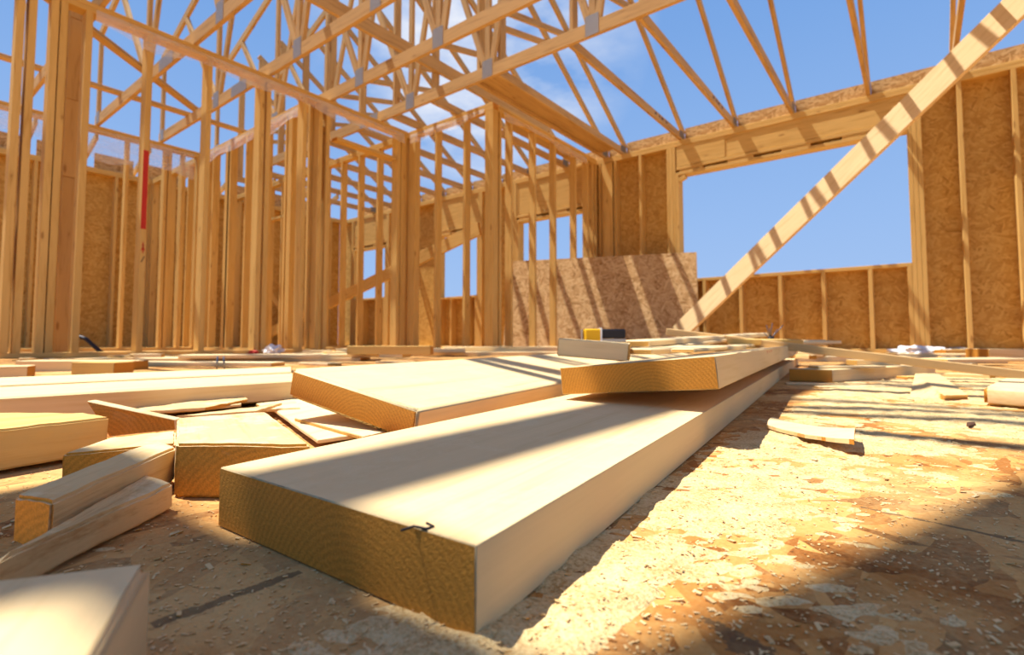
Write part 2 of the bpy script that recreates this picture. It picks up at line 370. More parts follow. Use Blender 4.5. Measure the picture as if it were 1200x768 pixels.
for (a, b, z0, z1) in ops:
    plate('sill_plate', wb, 'X', a, b, YB, SE, z0 - ST, z0)
    for p in spaced(a + .30, b - .1, .43): stud_at(wb, 'X', 0, 0, YB, SE, p, ST, z0 - ST)
    stud_at(wb, 'X', 0, 0, YB, SE, a + .02, ST, z0 - ST); stud_at(wb, 'X', 0, 0, YB, SE, b - .02, ST, z0 - ST)
    stud_at(wb, 'X', 0, 0, YB, SE, a - .02, ST, z1 - .0); stud_at(wb, 'X', 0, 0, YB, SE, b + .02, ST, z1)
    for k in (.060, .1005): stud_at(wb, 'X', 0, 0, YB, SE, a - k, ST, HT - .077); stud_at(wb, 'X', 0, 0, YB, SE, b + k, ST, HT - .077)
    # header: box beam, flat blocks with gaps, thin trim underneath
    zt = HT - 2 * ST - .001
    plate('lintel_trim', wb, 'X', a - .038, b + .038, YB, SE, z1, z1 + .036)
    x = a + .01
    i = 0
    while x < b - .2:
        plate('lintel_block', wb, 'X', x, min(x + .30, b), YB + .004, SE - .01, z1 + .037, z1 + .072); x += .60
    plate('lintel_plate', wb, 'X', a - .03, b + .03, YB, SE, z1 + .073, z1 + .11)
    plate('lintel_beam', wb, 'X', a - .03, (a + b) / 2 - .6, YB + .006, .038, z1 + .118, zt)
    plate('lintel_beam', wb, 'X', (a + b) / 2 - .598, b + .03, YB + .012, .038, z1 + .118, zt)
for x in (-3.54, -3.49, -3.30, -2.92, -2.53, .40, .79, 1.2, 1.6, 2.0, 2.4, 2.8, 3.2, 3.6, 4.0): stud_at(wb, 'X', 0, 0, YB, SE, x, ST, HT - .077)
bar('corner_board', (-3.40, YB - .012, ST), (-3.40, YB - .012, HT - .09), .14, .02, EX, M_stud, wb)
# small block at the top left corner of the big opening
bar('corner_block', (-2.39, YB + .03, 2.215), (-2.30, YB + .03, 2.255), .06, .05, EY, M_stud, wb)
# rim strip of sheathing above the plates, between the jack trusses
jx = [-8.75, -8.1, -7.45, -6.8, -6.13, -5.46, -4.80, -4.14, -3.47, -3.19, -2.36, -1.70, -1.06, -.33, .36, 1.02, 1.7, 2.36, 3.0]
for a, b in zip([-9.4] + jx, jx + [3.7]):
    bm = bmesh.new(); bmesh.ops.create_cube(bm, size=1)
    for v in bm.verts: v.co = V((v.co.x * (b - a - .042), v.co.y * .012, v.co.z * .19))
    link('rim_board', bm, M_osb2, Matrix.Translation(((a + b) / 2, YO - .004, HT + .096)), wb)

# --- far left wall (exterior)
wl = empty('wall_left', (XF, 3, 0), kind='structure')
for a, b in ((-1.5, .92), (.924, 3.36), (3.364, 6.6)):
    bm = bmesh.new(); bmesh.ops.create_cube(bm, size=1)
    for v in bm.verts: v.co = V((v.co.x * (b - a), v.co.y * .011, v.co.z * (HT + .25)))
    link('sheathing', bm, M_osb, Matrix.Translation((XF - SE - .006, (a + b) / 2, HT / 2 - .125)) @ Matrix.Rotation(math.pi / 2, 4, 'Z'), wl)
plate('sole_plate', wl, 'Y', -1.5, YB - .001, XF, -SE, 0, ST); plate('top_plate', wl, 'Y', -1.5, YB - .001, XF, -SE, HT - 2 * ST, HT - ST - .001); plate('top_plate', wl, 'Y', -1.5, YB - .001, XF, -SE, HT - ST, HT)
for p in spaced(.2, 6.5, .47): stud_at(wl, 'Y', 0, 0, XF, -SE, p, ST, HT - .077)
for y in spaced(1.2, 6.2, .66):
    bm = bmesh.new(); bmesh.ops.create_cube(bm, size=1)
    for v in bm.verts: v.co = V((v.co.x * .5, v.co.y * .012, v.co.z * .24))
    link('rim_board', bm, M_osb2, Matrix.Translation((XF - .06, y, HT + .122)) @ Matrix.Rotation(math.pi / 2, 4, 'Z'), wl)
    bar('rafter_tail', (XF - .35, y + .3, HT + .045), (XF + .5, y + .3, HT + .33), .09, .038, UP, M_truss, wl)

# ------------------------------------------------------------------ roof trusses (run in x), one empty each
def gplate(parent, x, y, z, w=.13, h=.18):
    bm = bmesh.new(); bmesh.ops.create_cube(bm, size=1)
    for v in bm.verts: v.co = V((v.co.x * w, v.co.y * .002, v.co.z * h))
    link('connector_plate', bm, M_metal, Matrix.Translation((x, y - .0205, z)), parent)
CH = .125
def truss(y, label, lo=-7.86, hi=4.3, girder=False, group=None):
    t = empty('roof_truss', (lo, y, HT), label, 'roof truss', group)
    zc = HT + CH / 2 + .001
    sx_ = -5.2 if girder else -5.6
    bar('bottom_chord', (lo, y, zc), (sx_, y, zc), CH, .038, UP, M_truss, t); bar('bottom_chord', (sx_ + .002, y, zc), (-.9, y, zc), CH, .038, UP, M_truss, t)
    bar('bottom_chord', (-.898, y, zc), (hi, y, zc), CH, .038, UP, M_truss, t)
    th = lambda x: HT + 1.15 + .42 * (min(x, -1.6) + 7.84) - max(0, (x + 1.6)) * .42
    bar('top_chord', (lo, y, th(lo)), (-1.6, y, th(-1.6)), .09, .038, UP, M_truss, t)
    bar('top_chord', (-1.58, y, th(-1.6)), (hi, y, th(hi)), .09, .038, UP, M_truss, t)
    bx = [-7.8, -6.15, -4.45, -3.3, -2.12, -.6, .9, 2.5, hi - .08]
    w = .064
    def web(xa, xb):
        a = V((xa, y, HT + CH - .01)); b = V((xb, y, th(xb) - .045)); bar('web', a, b, w, .037, EX, M_truss, t)
    web(-7.8, -7.8)
    for x in bx[1:-1]:
        web(x, x)
        web(x - .03, x - .95)
        if x in (-6.15, -4.45, -3.3, -2.12): web(x + .05, x + .62)
        gplate(t, x, y, HT + CH * .75)
    gplate(t, -7.75, y, HT + CH * .7, .12, .14); gplate(t, -5.2 if girder else -5.6, y, HT + CH / 2, .34, .125)
    return t
ords = {3.87: 'roof truss carrying the jack trusses, bottom chord passing over the thick corner post', 3.19: 'roof truss next in front of the girder, crossing above the door gap',
        2.51: 'roof truss third from the girder, crossing above the middle studs of the left wall', 1.83: 'roof truss at upper left, crossing above the red sprayed stud',
        1.16: 'roof truss at the top left corner, mostly above the frame'}
for y, l in ords.items(): truss(y, l, girder=y > 3.5)
truss(.49, 'roof truss above the top edge of the frame, striping the right floor')

# jack trusses (run in y) from the girder to the back wall
jl = ['far left jack truss, end one', 'jack truss second from the far left end', 'jack truss third from the far left end', 'jack truss fourth from the far left end', 'jack truss seen through the door gap',
      'jack truss seen left of the short stud wall', 'jack truss seen through the short stud wall, left one', 'jack truss seen through the short stud wall, right one',
      'jack truss meeting the back wall at the corner, left of a close pair', 'jack truss meeting the back wall at the corner, right of a close pair', 'jack truss with a dark ink stamp, above left end of big opening',
      'jack truss just right of the stamped one, with dark marks', 'jack truss above the middle of the big opening', 'jack truss above the right half of the big opening', 'jack truss at upper right, rising behind the diagonal brace',
      'jack truss at the right edge above the sheathed wall']
for i, x in enumerate(jx[:17]):
    lab = jl[i] if i < len(jl) else 'jack truss beyond the right edge of the frame'
    j = empty('jack_truss', (x, 3.9, HT), lab, 'jack truss')
    y0, y1 = 3.895, YO - .012
    bar('bottom_chord', (x, y0, HT + .046), (x, y1, HT + .046), .089, .038, UP, M_truss, j)
    hz = lambda y: HT + .12 + (y1 - y) * .62
    bar('top_chord', (x, y0, hz(y0)), (x, y1, hz(y1)), .075, .038, UP, M_truss, j)
    bar('web', (x, 3.95, HT + .095), (x, 3.95, hz(3.95) - .04), .09, .037, EY, M_truss, j)
    bar('web', (x, 4.05, hz(5.2) - .35), (x, 5.2, hz(5.2) - .05), .064, .037, UP, M_truss, j)
    if i in (10, 11):
        for k, ln in ((.0, .05), (.12, .03), (.19, .06), (.33, .04)):
            bar('ink_stamp', (x + .0194, 5.75 + k, HT + .05), (x + .0194, 5.75 + k + ln, HT + .06), .028, .001, UP, M_stamp, j, 0)
    bm = bmesh.new(); bmesh.ops.create_cube(bm, size=1)
    for v in bm.verts: v.co = V((v.co.x * .002, v.co.y * .14, v.co.z * .09))
    link('connector_plate', bm, M_metal, Matrix.Translation((x + .0202, y1 - .12, HT + .075)), j)

def board_thing(name, a, b, w, t, side, label, cat, mat=M_stud, group=None, bev=.002):
    return tag(bar(name, a, b, w, t, side, mat, None, bev), label, cat, group)
tag(bar('shade_filler', (-3.33, 3.93, HT + .06), (-3.33, 6.5, HT + .06), .238, .038, EX, M_truss), 'added broad board between the close pair of jack trusses, shading the leaning sheet', 'board')  # added between the jacks for the dark band it casts on the leaning sheet
board_thing('shade_board', (-3.90, 5.1, HT + .11), (-3.90, 6.6, HT + .11), .30, .038, EX, 'added wide board on the jack trusses, put there to shade the leaning sheet', 'board', M_truss)  # added to throw a broad shadow on the leaning sheet
# loose braces and added shade boards on the trusses
ZT = HT + CH + .021
board_thing('lateral_brace', (-6.95, .1, ZT), (-6.95, 3.35, ZT), .089, .038, EX, 'flat brace board lying across the truss bottoms at upper left', 'brace board', M_truss)
board_thing('lateral_brace', (-5.5, .9, ZT + .042), (-7.0, 2.75, ZT + .042), .089, .038, EX, 'slanting loose brace board at upper left, crossing over the straight one', 'brace board', M_truss)
board_thing('lateral_brace', (-4.1, 1.7, HT + .42), (-4.1, 6.1, HT + .42), .04, .14, EX, 'broad brace board running back over the middle trusses', 'brace board', M_truss)
board_thing('lateral_brace', (-1.42, -1.6, HT + CH + .021), (-1.42, 3.2, HT + CH + .021), .10, .038, EX, 'added board overhead outside the frame, put there to shade the big plank', 'brace board', M_truss)  # unseen board, added to cast the dark band along the big plank
board_thing('lateral_brace', (-1.75, -.255, HT + CH + .062), (-1.235, -.24, HT + CH + .062), .11, .038, EY, 'added wide short board overhead outside the frame, put there to shade the floor before the plank', 'brace board', M_truss)  # unseen board, added to darken the floor in front of the big plank
# an added sheet overhead, out of view, put there to shade the right foreground
def off(x, y, h=2.93): return V((x - .4 * h, y - .12 * h, h))
a, b = off(-.10, .17), off(.10, .73)
n_ = V((b.y - a.y, a.x - b.x, 0)).normalized()
tag(slab('osb_sheet', [a - (b - a) * .7, b + (b - a) * .01, b + (b - a) * .01 + n_ * 1.2, a - (b - a) * .7 + n_ * 1.2], .011, M_osbflat, bev=0), 'added strand board sheet overhead outside the frame, shading the right foreground', 'board')

# plastic film strips caught under the plates
def film(label, along, lo, hi, fixed, z, drop):
    n = 40; bm = bmesh.new(); rows = []
    for i in range(n + 1):
        s = lo + (hi - lo) * i / n; d = drop * (.75 + .5 * noise.noise(V((s * 2.3, fixed, 1)))); r = []
        for k in range(6):
            w = .012 * noise.noise(V((s * 5, k * .7, fixed))) + .006 * k * .4
            r.append(bm.verts.new(V((w, s, -d * k / 5)) if along == 'Y' else V((s, -w, -d * k / 5))))
        rows.append(r)
    for a, b in zip(rows, rows[1:]):
        for k in range(5): bm.faces.new((a[k], a[k + 1], b[k + 1], b[k]))
    o = link('plastic_film', bm, M_film, Matrix.Translation((fixed, 0, z) if along == 'Y' else (0, fixed, z)), None, True)
    return tag(o, label, 'plastic film')
film('clear plastic film strip hanging under the plate of the long left stud wall', 'Y', 1.12, 4.2, P1X + .012, HT - .05, .17)
film('clear plastic film strip under the plate of the short middle stud wall', 'X', P1X + .05, P3X - .12, P2Y - .012, HT - .05, .14)
film('clear plastic film strip under the plate of the wall to the back corner', 'Y', 4.45, 6.3, P3X + .012, HT - .06, .11)
film('clear plastic film sheet over the farther stud wall at upper left', 'Y', .9, 2.9, XM + .012, HT - .05, .42)
film('clear plastic film strip on the cross stud wall', 'X', XM + .1, P1X - .15, YC - .012, HT - .03, .2)

# ------------------------------------------------------------------ big boards leaning in the room
# diagonal brace to the girder truss
Dn = lambda px, py, dist: V((0, 0, H)) + ray(px, py) * (dist / ray(px, py).dot(V((-math.sin(YAW), math.cos(YAW), 0))))
d1 = Dn(805, 381, 5.7); d2 = Dn(1184, 14, 3.45)
dd = (d2 - d1).normalized(); lo = d1 - dd * ((d1.z - .07) / dd.z); hi = d1 + dd * ((HT - .06 - d1.z) / dd.z)
fn = V((-.26, -.93, .20)); board_thing('diagonal_brace', lo, hi, .205, .038, fn.cross(dd), 'long wide diagonal brace board across the big opening, striped by shadows', 'brace board', M_strip)
# brace through the rooms behind
a = PY(256, 403, 4.62); a.x = -9.45; a.z = .10
board_thing('diagonal_brace', (-9.45, 4.50, .08), PY(562, 268, 4.62), .16, .038, UP, 'long slanting brace board seen through the studs, rising to the right', 'brace board')
board_thing('diagonal_brace', (-9.60, 4.65, 1.40), (-9.60, 5.65, .08), .09, .038, UP, 'short slanting board in the far corner, falling to the right', 'brace board')

# strand board sheet leaning through the stud wall
A_ = V((-4.33, 5.60, 0)); B_ = V((-2.10, 6.40, 0)); sd = (B_ - A_).normalized(); nn = V((-sd.y, sd.x, 0))
A_ = B_ - sd * 2.44
lean = math.radians(14); up = (UP * math.cos(lean) + nn * math.sin(lean))
mid = (A_ + B_) / 2 - nn * .20; ct = mid + up * .61 + UP * .04
m = Matrix((sd, -sd.cross(up) * -1, up)).transposed().to_4x4(); m = Matrix((sd, up.cross(sd), up)).transposed().to_4x4(); m.translation = ct
bm = bmesh.new(); bmesh.ops.create_cube(bm, size=1)
for v in bm.verts: v.co = V((v.co.x * 2.44, v.co.y * .012, v.co.z * 1.22))
sheet = tag(link('osb_sheet', bm, M_osb2, m), 'large strand board sheet leaning below the back wall, sunlit with diagonal shadow stripes', 'board')

# ------------------------------------------------------------------ loose timber near the camera
def th(name, pts, t, label, mat=M_plank, cat='plank', axis=None, bev=.002, rough=0, group=None):
    return tag(slab(name, pts, t, mat, None, bev, axis, rough), label, cat, group)
# 1 big plank
Rn, Ln = P(557.5, 640, .038), P(257.5, 548, .038)
ax = (P(827, 520, 0) - P(557.5, 750.6, 0)).normalized(); L1 = 2.9
big = th('plank', [Rn, Rn + ax * L1, Ln + ax * L1, Ln], .0375, 'biggest thick plank in the foreground, lying on the floor toward the camera', bev=.0007)
kp = P(497, 618, .038)
tube('split', [P(470, 622, .0385), P(485, 617, .0385), P(500, 620, .0385), P(508, 617, .0385), P(500, 613, .0385)], .0006, M_stamp, big, 5)
# 2 left plank, rolled up on its left edge
a = P(490, 480, .046); b = P(342, 432, .084); d = V((P(657, 448, .046) - a).to_tuple()).normalized()
th('plank', [a, a + d * 2.35, b + d * 2.35 , b], .038, 'second thick plank, left of the biggest one and tilted up at its left edge', bev=.004)
# 3 plank lying on the big one
a = P(838, 417, .104); b = P(656, 431, .083); d = (P(936, 414, .066) - P(843, 457, .066)).normalized()
p3 = th('plank', [a, a + d * 2.0, b + d * 2.0, b], .038, 'thick plank resting on top of the biggest one, its ringed end facing the camera', bev=.001)
for k, q in enumerate((908, 913, 918)):
    c1 = P(q, 404.5 + k * .3, .1035); c2 = P(q + 1, 404, .104)
sp = a + d * .62
for k in range(3):
    q = sp + d * (.05 * k); s = (b - a).normalized()
    bar('red_mark', q - s * .0006 - UP * .004, q - s * .0006 - UP * .034, .006, .0008, d, M_red, p3, 0)
# 4 offcut and tape on top
a = P(654, 396, .1275); b = P(737, 402, .1275) if False else None
zt = .1262
def at_d(px, py, dist): return PD(px, py, dist)
A0, B0 = at_d(654, 396.5, 1.12), at_d(737, 402.5, 1.08); s = (B0 - A0).normalized(); pr = V((-s.y, s.x, 0)).normalized()
blk = th('wood_offcut', [A0, B0, B0 + pr * .089, A0 + pr * .089], .038, 'short pale block lying on the planks, in front of the yellow and black case', M_strip, 'wood block')
tp = empty('tool_case', PD(707, 399, 1.26), 'small yellow and black tool case behind the short pale block', 'tool')
c0 = PD(684, 393, 1.26); c1 = PD(702, 393, 1.26); c2 = PD(731, 393, 1.26)
r_ = (c2 - c0).normalized(); bk = V((-r_.y, r_.x, 0))
def casebit(name, p, q, z0, z1, dep, mat, bv=.003):
    o = bar(name, p + UP * (z0), q + UP * z0, z1, dep, UP, mat, tp, bv); return o
casebit('yellow_body', c0, c1 + r_ * .002, 0, .030, .05, M_yellow); casebit('black_body', c1 + r_ * .003, c2, .0035, .022, .048, M_black)
casebit('grey_base', c1 + r_ * .003, c2, -.0125, .008, .046, M_grey, .001); casebit('end_hook', c0 - r_ * .006, c0 - r_ * .003, 0, .028, .02, M_grey, .0005)
casebit('label_band', c1 - r_ * .001, c1 + r_ * .0035, .001, .0325, .051, M_wrap, .0005)
# pile of strips on plank 3
def strip(px0, py0, d0, px1, py1, d1, w, t, label, mat=M_strip, name='wood_strip', side=None):
    a, b = PD(px0, py0, d0), PD(px1, py1, d1)
    s = side if side else V((-(b - a).y, (b - a).x, 0))
    return board_thing(name, a, b, w, t, s, label, 'wood strip', mat)
strip(782, 389, 2.0, 1250, 446, 1.42, .034, .026, 'longest thin strip, slanting down from the planks to the floor at right', M_truss)
strip(741, 403, 1.35, 889, 392.5, 2.5, .09, .016, 'pale flat strip fanning out left of the diagonal brace foot')
strip(762, 410, 1.35, 853, 397.5, 2.0, .06, .010, 'thin pale strip under the fanned pair, lit along its top')
strip(735, 412, 1.15, 850, 407, 1.55, .12, .012, 'wide thin scrap lying on the upper plank behind the pale block')
strip(800, 411, 1.1, 880, 404.5, 1.9, .05, .008, 'narrow splinter strip on the right half of the upper plank')
A0, B0 = PD(852, 397, 1.75), PD(889, 398, 1.8)
th('wood_offcut', [A0, B0, B0 + V((.1, .25, 0)), A0 + V((.1, .25, 0))], .020, 'orange brown block propping the longest thin strip', M_stud, 'wood block')
A0, B0 = PD(906, 399, 2.1), PD(938, 398, 2.15)
th('wood_offcut', [A0, B0, B0 + V((.12, .25, 0)), A0 + V((.12, .25, 0))], .024, 'rounded pale block at the far end of the upper plank', M_strip, 'wood block', bev=.006)
nb = empty('nail_bundle', PD(903, 398, 1.9), 'small cluster of dark spiky nails by the far end of the planks', 'nails')
tube('nail_head', [PD(901, 398, 1.9), PD(906, 398, 1.9)], .012, M_black, nb)
for (x, y) in ((898, 381), (905, 379), (911, 386), (918, 381), (895, 390), (902, 385)):
    tube('nail', [PD(903, 398, 1.9), PD(x, y, 1.9 + R.uniform(-.03, .03))], .0016, M_nail, nb, 5)

# boards on the floor, middle distance left
h = .045
q = [P(-60, 451, h), P(322, 439, h), P(342, 446, h), P(-60, 469, h)]
f0, f1, n0, n1 = P(-50, 447, h), P(342, 431.5, h), P(-50, 468.5, h), P(345, 446, h)
m0, m1 = (f0 + n0) / 2, (f1 + n1) / 2
g_ = (n0 - f0).normalized() * .004
th('plank', [n0, n1, m1 + g_, m0 + g_], .0375, 'long plank at far left, its shaded edge facing the camera', M_plank, bev=.003)
th('plank', [m0 - g_ + UP * .004, m1 - g_ + UP * .004, f1 + UP * .004, f0 + UP * .004], .0375, 'long plank side by side behind the far left one', bev=.003)
# 13 left front board
h = .0415
th('plank', [P(-70, 511, h), P(128, 489, h), P(99, 484, h), P(-70, 484, h)], .037, 'board at the left edge of the frame with a blunt square end', M_stud, rough=.0008, axis=tuple(P(128, 489, h) - P(-70, 511, h)))
# 14 wedge standing piece with rings
zf = .005
def upright(name, top0, top1, bot1, bot0, thick, label, mat, cat='wood block', rough=0):
    n = V((ray(600, 400).x, ray(600, 400).y, 0)).normalized() * thick
    t0, t1, b1, b0 = top0, top1, bot1, bot0
    return tag(hexa(name, [t0 + n, t0, t1, t1 + n], [b0 + n, b0, b1, b1 + n], mat, None, .0008, rough), label, cat)
W0 = P(130, 511, .004); dz = (W0 - V((0, 0, H))).dot(V((ray(600, 367).x, ray(600, 367).y, 0)).normalized())
def pd(px, py, dist):
    d = ray(px, py); f = V((-math.sin(YAW), math.cos(YAW), 0)); k = dist / d.dot(f); return V((0, 0, H)) + d * k
wd = .64
upright('wood_wedge', pd(101, 470, wd), pd(205, 492, wd + .03), pd(206, 504, wd + .03), pd(128, 512, wd), .014, 'orange wedge offcut standing on edge at left, growth rings showing', M_plank)
h = .026
th('wood_offcut', [P(72, 532, h), P(128, 513, h), P(206, 505, h), P(206, 520, h)], .022, 'grey topped flat offcut behind the rough bark strip at left', M_rough, 'wood block', rough=.0006)
h = .032
th('wood_offcut', [P(16, 580, h), P(183, 516, h), P(207, 524, h), P(60, 588, h)], .028, 'rough sawn offcut at left with a lit orange lower end', M_rough, 'wood block', rough=.0011, axis=tuple(P(183, 516, h) - P(16, 580, h)))
h = .020
th('wood_offcut', [P(-30, 668, h), P(96, 598, h), P(172, 556, h), P(203, 566, h)], .018, 'split rounded stick in front of the rough sawn offcut at left', M_rough, 'wood block', rough=.001, axis=tuple(P(172, 556, h) - P(-30, 668, h)))
# 18 block beside the big plank
h = .0417
blk = th('wood_offcut', [P(206, 520, h), P(364, 521, h), P(312, 483, h), P(208, 490, h)], .0412, 'sawdust crusted block touching the left side of the biggest plank', M_rough, 'wood block', rough=.0007, axis=tuple(P(208, 490, h) - P(206, 520, h)))
# 19 blurred corner block
h = .038
c = P(178, 657, h); l = P(-40, 682, h); e = P(114, 768, h); l = c + (l - c) * 1.0
th('wood_offcut', [c, c + (e - c) * 2.2, l + (e - c) * 2.2, l], .0375, 'out of focus block filling the bottom left corner', M_plank, 'wood block', axis=tuple(e - c), bev=.003)
# shims and splinters between planks
shim = [((318, 478), (352, 472), (440, 507), (372, 516), .012, 'pale shim lying between the crusted block and the tilted plank'),
        ((345, 490), (402, 484), (452, 506), (425, 512), .016, 'ridged shim half under the tilted plank'),
        ((330, 466), (420, 462), (440, 486), (360, 492), .010, 'flat thin shim behind the ridged one'),
        ((300, 473), (345, 468), (352, 478), (312, 480), .014, 'small square chip beside the crusted block')]
for a, b, c, d, h, lab in shim: th('shim', [P(*a, h), P(*b, h), P(*c, h), P(*d, h)], .004, lab, M_strip, 'shim', bev=.0006, rough=.0005)
spl = [((128, 484), (240, 478), (290, 468), (285, 462), .020, 'longest brown splintered strip lying before the long left plank'),
       ((150, 478), (280, 470), (283, 474), (200, 482), .016, 'brown splinter under the longest splintered strip'),
       ((205, 488), (300, 477), (330, 472), (300, 482), .022, 'thin brown splinter touching the crusted block')]
for a, b, c, d, h, lab in spl: th('splinter', [P(*a, h), P(*b, h), P(*c, h), P(*d, h)], .004, lab, M_rough, 'splinter', bev=.0005, rough=.0012)

# right side pieces
h = .0385
a, b, c = P(924, 432, h), P(976, 433, h), P(1096, 427.5, h); dlt = a - b
th('wood_offcut', [b, c, c + dlt, a], .038, 'stud offcut lying flat beyond the long thin strip', M_plank, 'wood block', axis=tuple(c - b), bev=.002)
tpq = [P(1072, 438, .040), P(1100, 437.5, .040), P(1135, 463, .012), P(1107, 463.5, .012)]
btq = [P(1065, 466, 0), P(1098, 462, 0), P(1134, 469, 0), P(1106, 469.5, 0)]
tag(hexa('wood_wedge', tpq, btq, M_rough, None, .001, .0006), 'pale wedge offcut sloping to a thin end on the right floor', 'wood block')
h = .036
th('wood_offcut', [P(1152, 453, h), P(1175, 443, h), P(1290, 446, h), P(1290, 462, h)], .036, 'rounded pale offcut cut by the right edge of the frame', M_plank, 'wood block', bev=.006, axis=(1, 0, 0))
h = .07
A0, B0 = pd(1159, 409, 3.2), pd(1290, 411, 3.1)
th('wood_offcut', [A0, B0, B0 + V((-.1, .2, 0)), A0 + V((-.1, .2, 0))], .085, 'thick amber beam offcut at right, below the sheathed wall', M_plank, 'wood block', axis=tuple(B0 - A0))
A0, B0 = pd(1110, 421, 2.55), pd(1205, 420, 2.5)
th('wood_offcut', [A0, B0, B0 + V((-.1, .14, 0)), A0 + V((-.1, .14, 0))], .016, 'thin pale board raised above a dark gap at right', M_strip, 'wood block', axis=tuple(B0 - A0))
# curved shaving
bm = bmesh.new(); n = 22; rows = []
ca, cb = P(903, 497, .005), P(1002, 517, .010); cw = P(906, 489, .012) - P(897, 500, .008)
dn = (cb - ca); o0 = ca.copy()
cw = V((cw.x, cw.y, 0)).normalized() * .085
for i in range(n + 1):
    t = i / n; p = dn * t + UP * (-.002 + .004 * (2 * t - 1) ** 2 + .004 * t); w = 1 - .1 * (1 - t) - .25 * abs(noise.noise(V((t * 4, 3, 1))))
    r = []
    for k in range(7):
        s = k / 6 - .5; q = p + cw * s * w + UP * (.004 * (1 - (2 * s) ** 2)); r.append((bm.verts.new(q + UP * .0022), bm.verts.new(q - UP * (.0022 + .006 * max(0, t - .8)))))
    rows.append(r)
for a, b in zip(rows, rows[1:]):
    for k in range(6):
        bm.faces.new((a[k][0], a[k + 1][0], b[k + 1][0], b[k][0])); bm.faces.new((a[k][1], b[k][1], b[k + 1][1], a[k + 1][1]))
    bm.faces.new((a[0][0], b[0][0], b[0][1], a[0][1])); bm.faces.new((a[6][0], a[6][1], b[6][1], b[6][0]))
for r in (rows[0], rows[-1]):
    for k in range(6): bm.faces.new((r[k][0], r[k][1], r[k + 1][1], r[k + 1][0]))
tag(link('wood_shaving', bm, M_plank, Matrix.Translation(o0), None, False), 'curled thin bark offcut lying alone on the sunlit floor at right', 'shaving')
tag(hexa('bark_chip', [P(1133, 495, .006), P(1142, 494, .006), P(1143, 497, .004), P(1135, 499, .004)], [P(1132, 500, 0), P(1142, 497, 0), P(1145, 500, 0), P(1135, 502, 0)], M_bark, None, .0005, .001), 'tiny dark bark chip on the bright floor at right', 'chip')

rects = []
def ov(a, b):
    for P_ in (a, b):
        for i in range(len(P_)):
            e = P_[(i + 1) % len(P_)] - P_[i]; n = V((-e.y, e.x)); pa = [n.dot(p) for p in a]; pb = [n.dot(p) for p in b]
            if max(pa) <= min(pb) or max(pb) <= min(pa): return False
    return True
def rest(pts, t):
    poly = [V((p.x, p.y)) for p in pts]; z = .0006
    for q, zt_ in rects:
        if ov(poly, q): z = max(z, zt_ + .0006)
    rects.append((poly, z + t)); return z
for o in list(C.objects):
    if o.type == 'MESH' and o.parent is None and o.get('category') in ('plank', 'wood block', 'board', 'wood strip') and not o.name.startswith('osb'):
        cs = [o.matrix_basis @ V(c) for c in o.bound_box]; zl = min(c.z for c in cs); zh = max(c.z for c in cs)
        if zl < .12 and zh < .2: rects.append(([V((cs[k].x, cs[k].y)) for k in ((0, 4, 7, 3))], zh))
for o in list(C.objects):
    if o.type == 'MESH' and o.name.startswith('sole_plate') and o.parent.name != 'wall_left':
        m_ = Matrix.Translation(o.parent.location) @ o.matrix_basis; cs = [m_ @ V(c) for c in o.bound_box]
        xs_ = [c.x for c in cs]; ys_ = [c.y for c in cs]; rects.append(([V((min(xs_), min(ys_))), V((max(xs_), min(ys_))), V((max(xs_), max(ys_))), V((min(xs_), max(ys_)))], 9))
# scraps in the band before the walls: (px, py near edge centre, length, width, thick, turn, label, material)
band = [(-8, 445, .16, .09, .04, 30, 'small amber offcut at the left edge of the frame', M_plank),
        (108, 440, .16, .09, .045, -4, 'rounded amber disc like offcut behind the long left plank', M_stud),
        (240, 424, 1.8, .30, .02, 4, 'wide pale board lying before the red sprayed stud', M_strip),
        (170, 429, 1.3, .12, .018, -6, 'thin pale board with lit edge behind the long left plank', M_strip),
        (330, 424, 1.1, .20, .02, 12, 'pale flat board left of the tilted plank end', M_strip),
        (405, 419, .9, .16, .03, -12, 'flat scrap board in front of the door gap', M_strip),
        (415, 417, .3, .05, .05, 40, 'short thick scrap stub standing in the door gap', M_strip),
        (470, 418, 1.4, .25, .03, 5, 'broad flat board before the short stud wall', M_strip),
        (455, 424, .5, .09, .05, -3, 'narrow amber offcut behind the tilted plank', M_stud),
        (560, 417, 1.6, .28, .03, -5, 'broad pale board before the thick corner post', M_strip),
        (620, 416, 1.5, .25, .04, 12, 'pale board in front of the leaning sheet', M_strip),
        (985, 424, 1.0, .12, .03, 5, 'pale board below the knee wall, behind the stud offcut', M_strip),
        (1040, 420, 1.3, .20, .03, -8, 'broad pale board right of the knee wall corner', M_strip),
        (1110, 426, .7, .10, .025, 3, 'flat pale scrap under the raised thin board', M_strip),
        (1125, 417, .35, .09, .05, 20, 'small orange brown scrap beside the amber beam offcut', M_stud),
        (1000, 447, .30, .05, .006, 10, 'thin shaving strip nearest on the bright floor at right', M_strip),
        (950, 452, .18, .03, .005, -20, 'short shaving close to the planks on the right floor', M_strip),
        (1035, 455, .34, .02, .004, 2, 'long hair thin shaving on the right floor', M_strip)]
for (px, py, L, W, T, rot, lab, mt) in band:
    c = P(px, py, 0); g = YAW + math.radians(rot); u = V((math.cos(g), math.sin(g), 0)); w = V((-math.sin(g), math.cos(g), 0))
    q = [c - u * L / 2, c + u * L / 2, c + u * L / 2 + w * W, c - u * L / 2 + w * W]; zz = rest(q, T)
    for _ in range(14):
        if zz < .05: break
        rects.pop(); L *= .92; W *= .95; q = [c - u * L / 2, c + u * L / 2, c + u * L / 2 + w * W, c - u * L / 2 + w * W]; zz = rest(q, T)
    if zz > .5: zz = .001
    th('wood_scrap', [p + UP * (T + zz) for p in q], T, lab, mt, 'wood scrap', bev=.0015 if T > .01 else .0005)
A0, B0 = pd(18, 423, 2.05), pd(150, 423, 2.15)
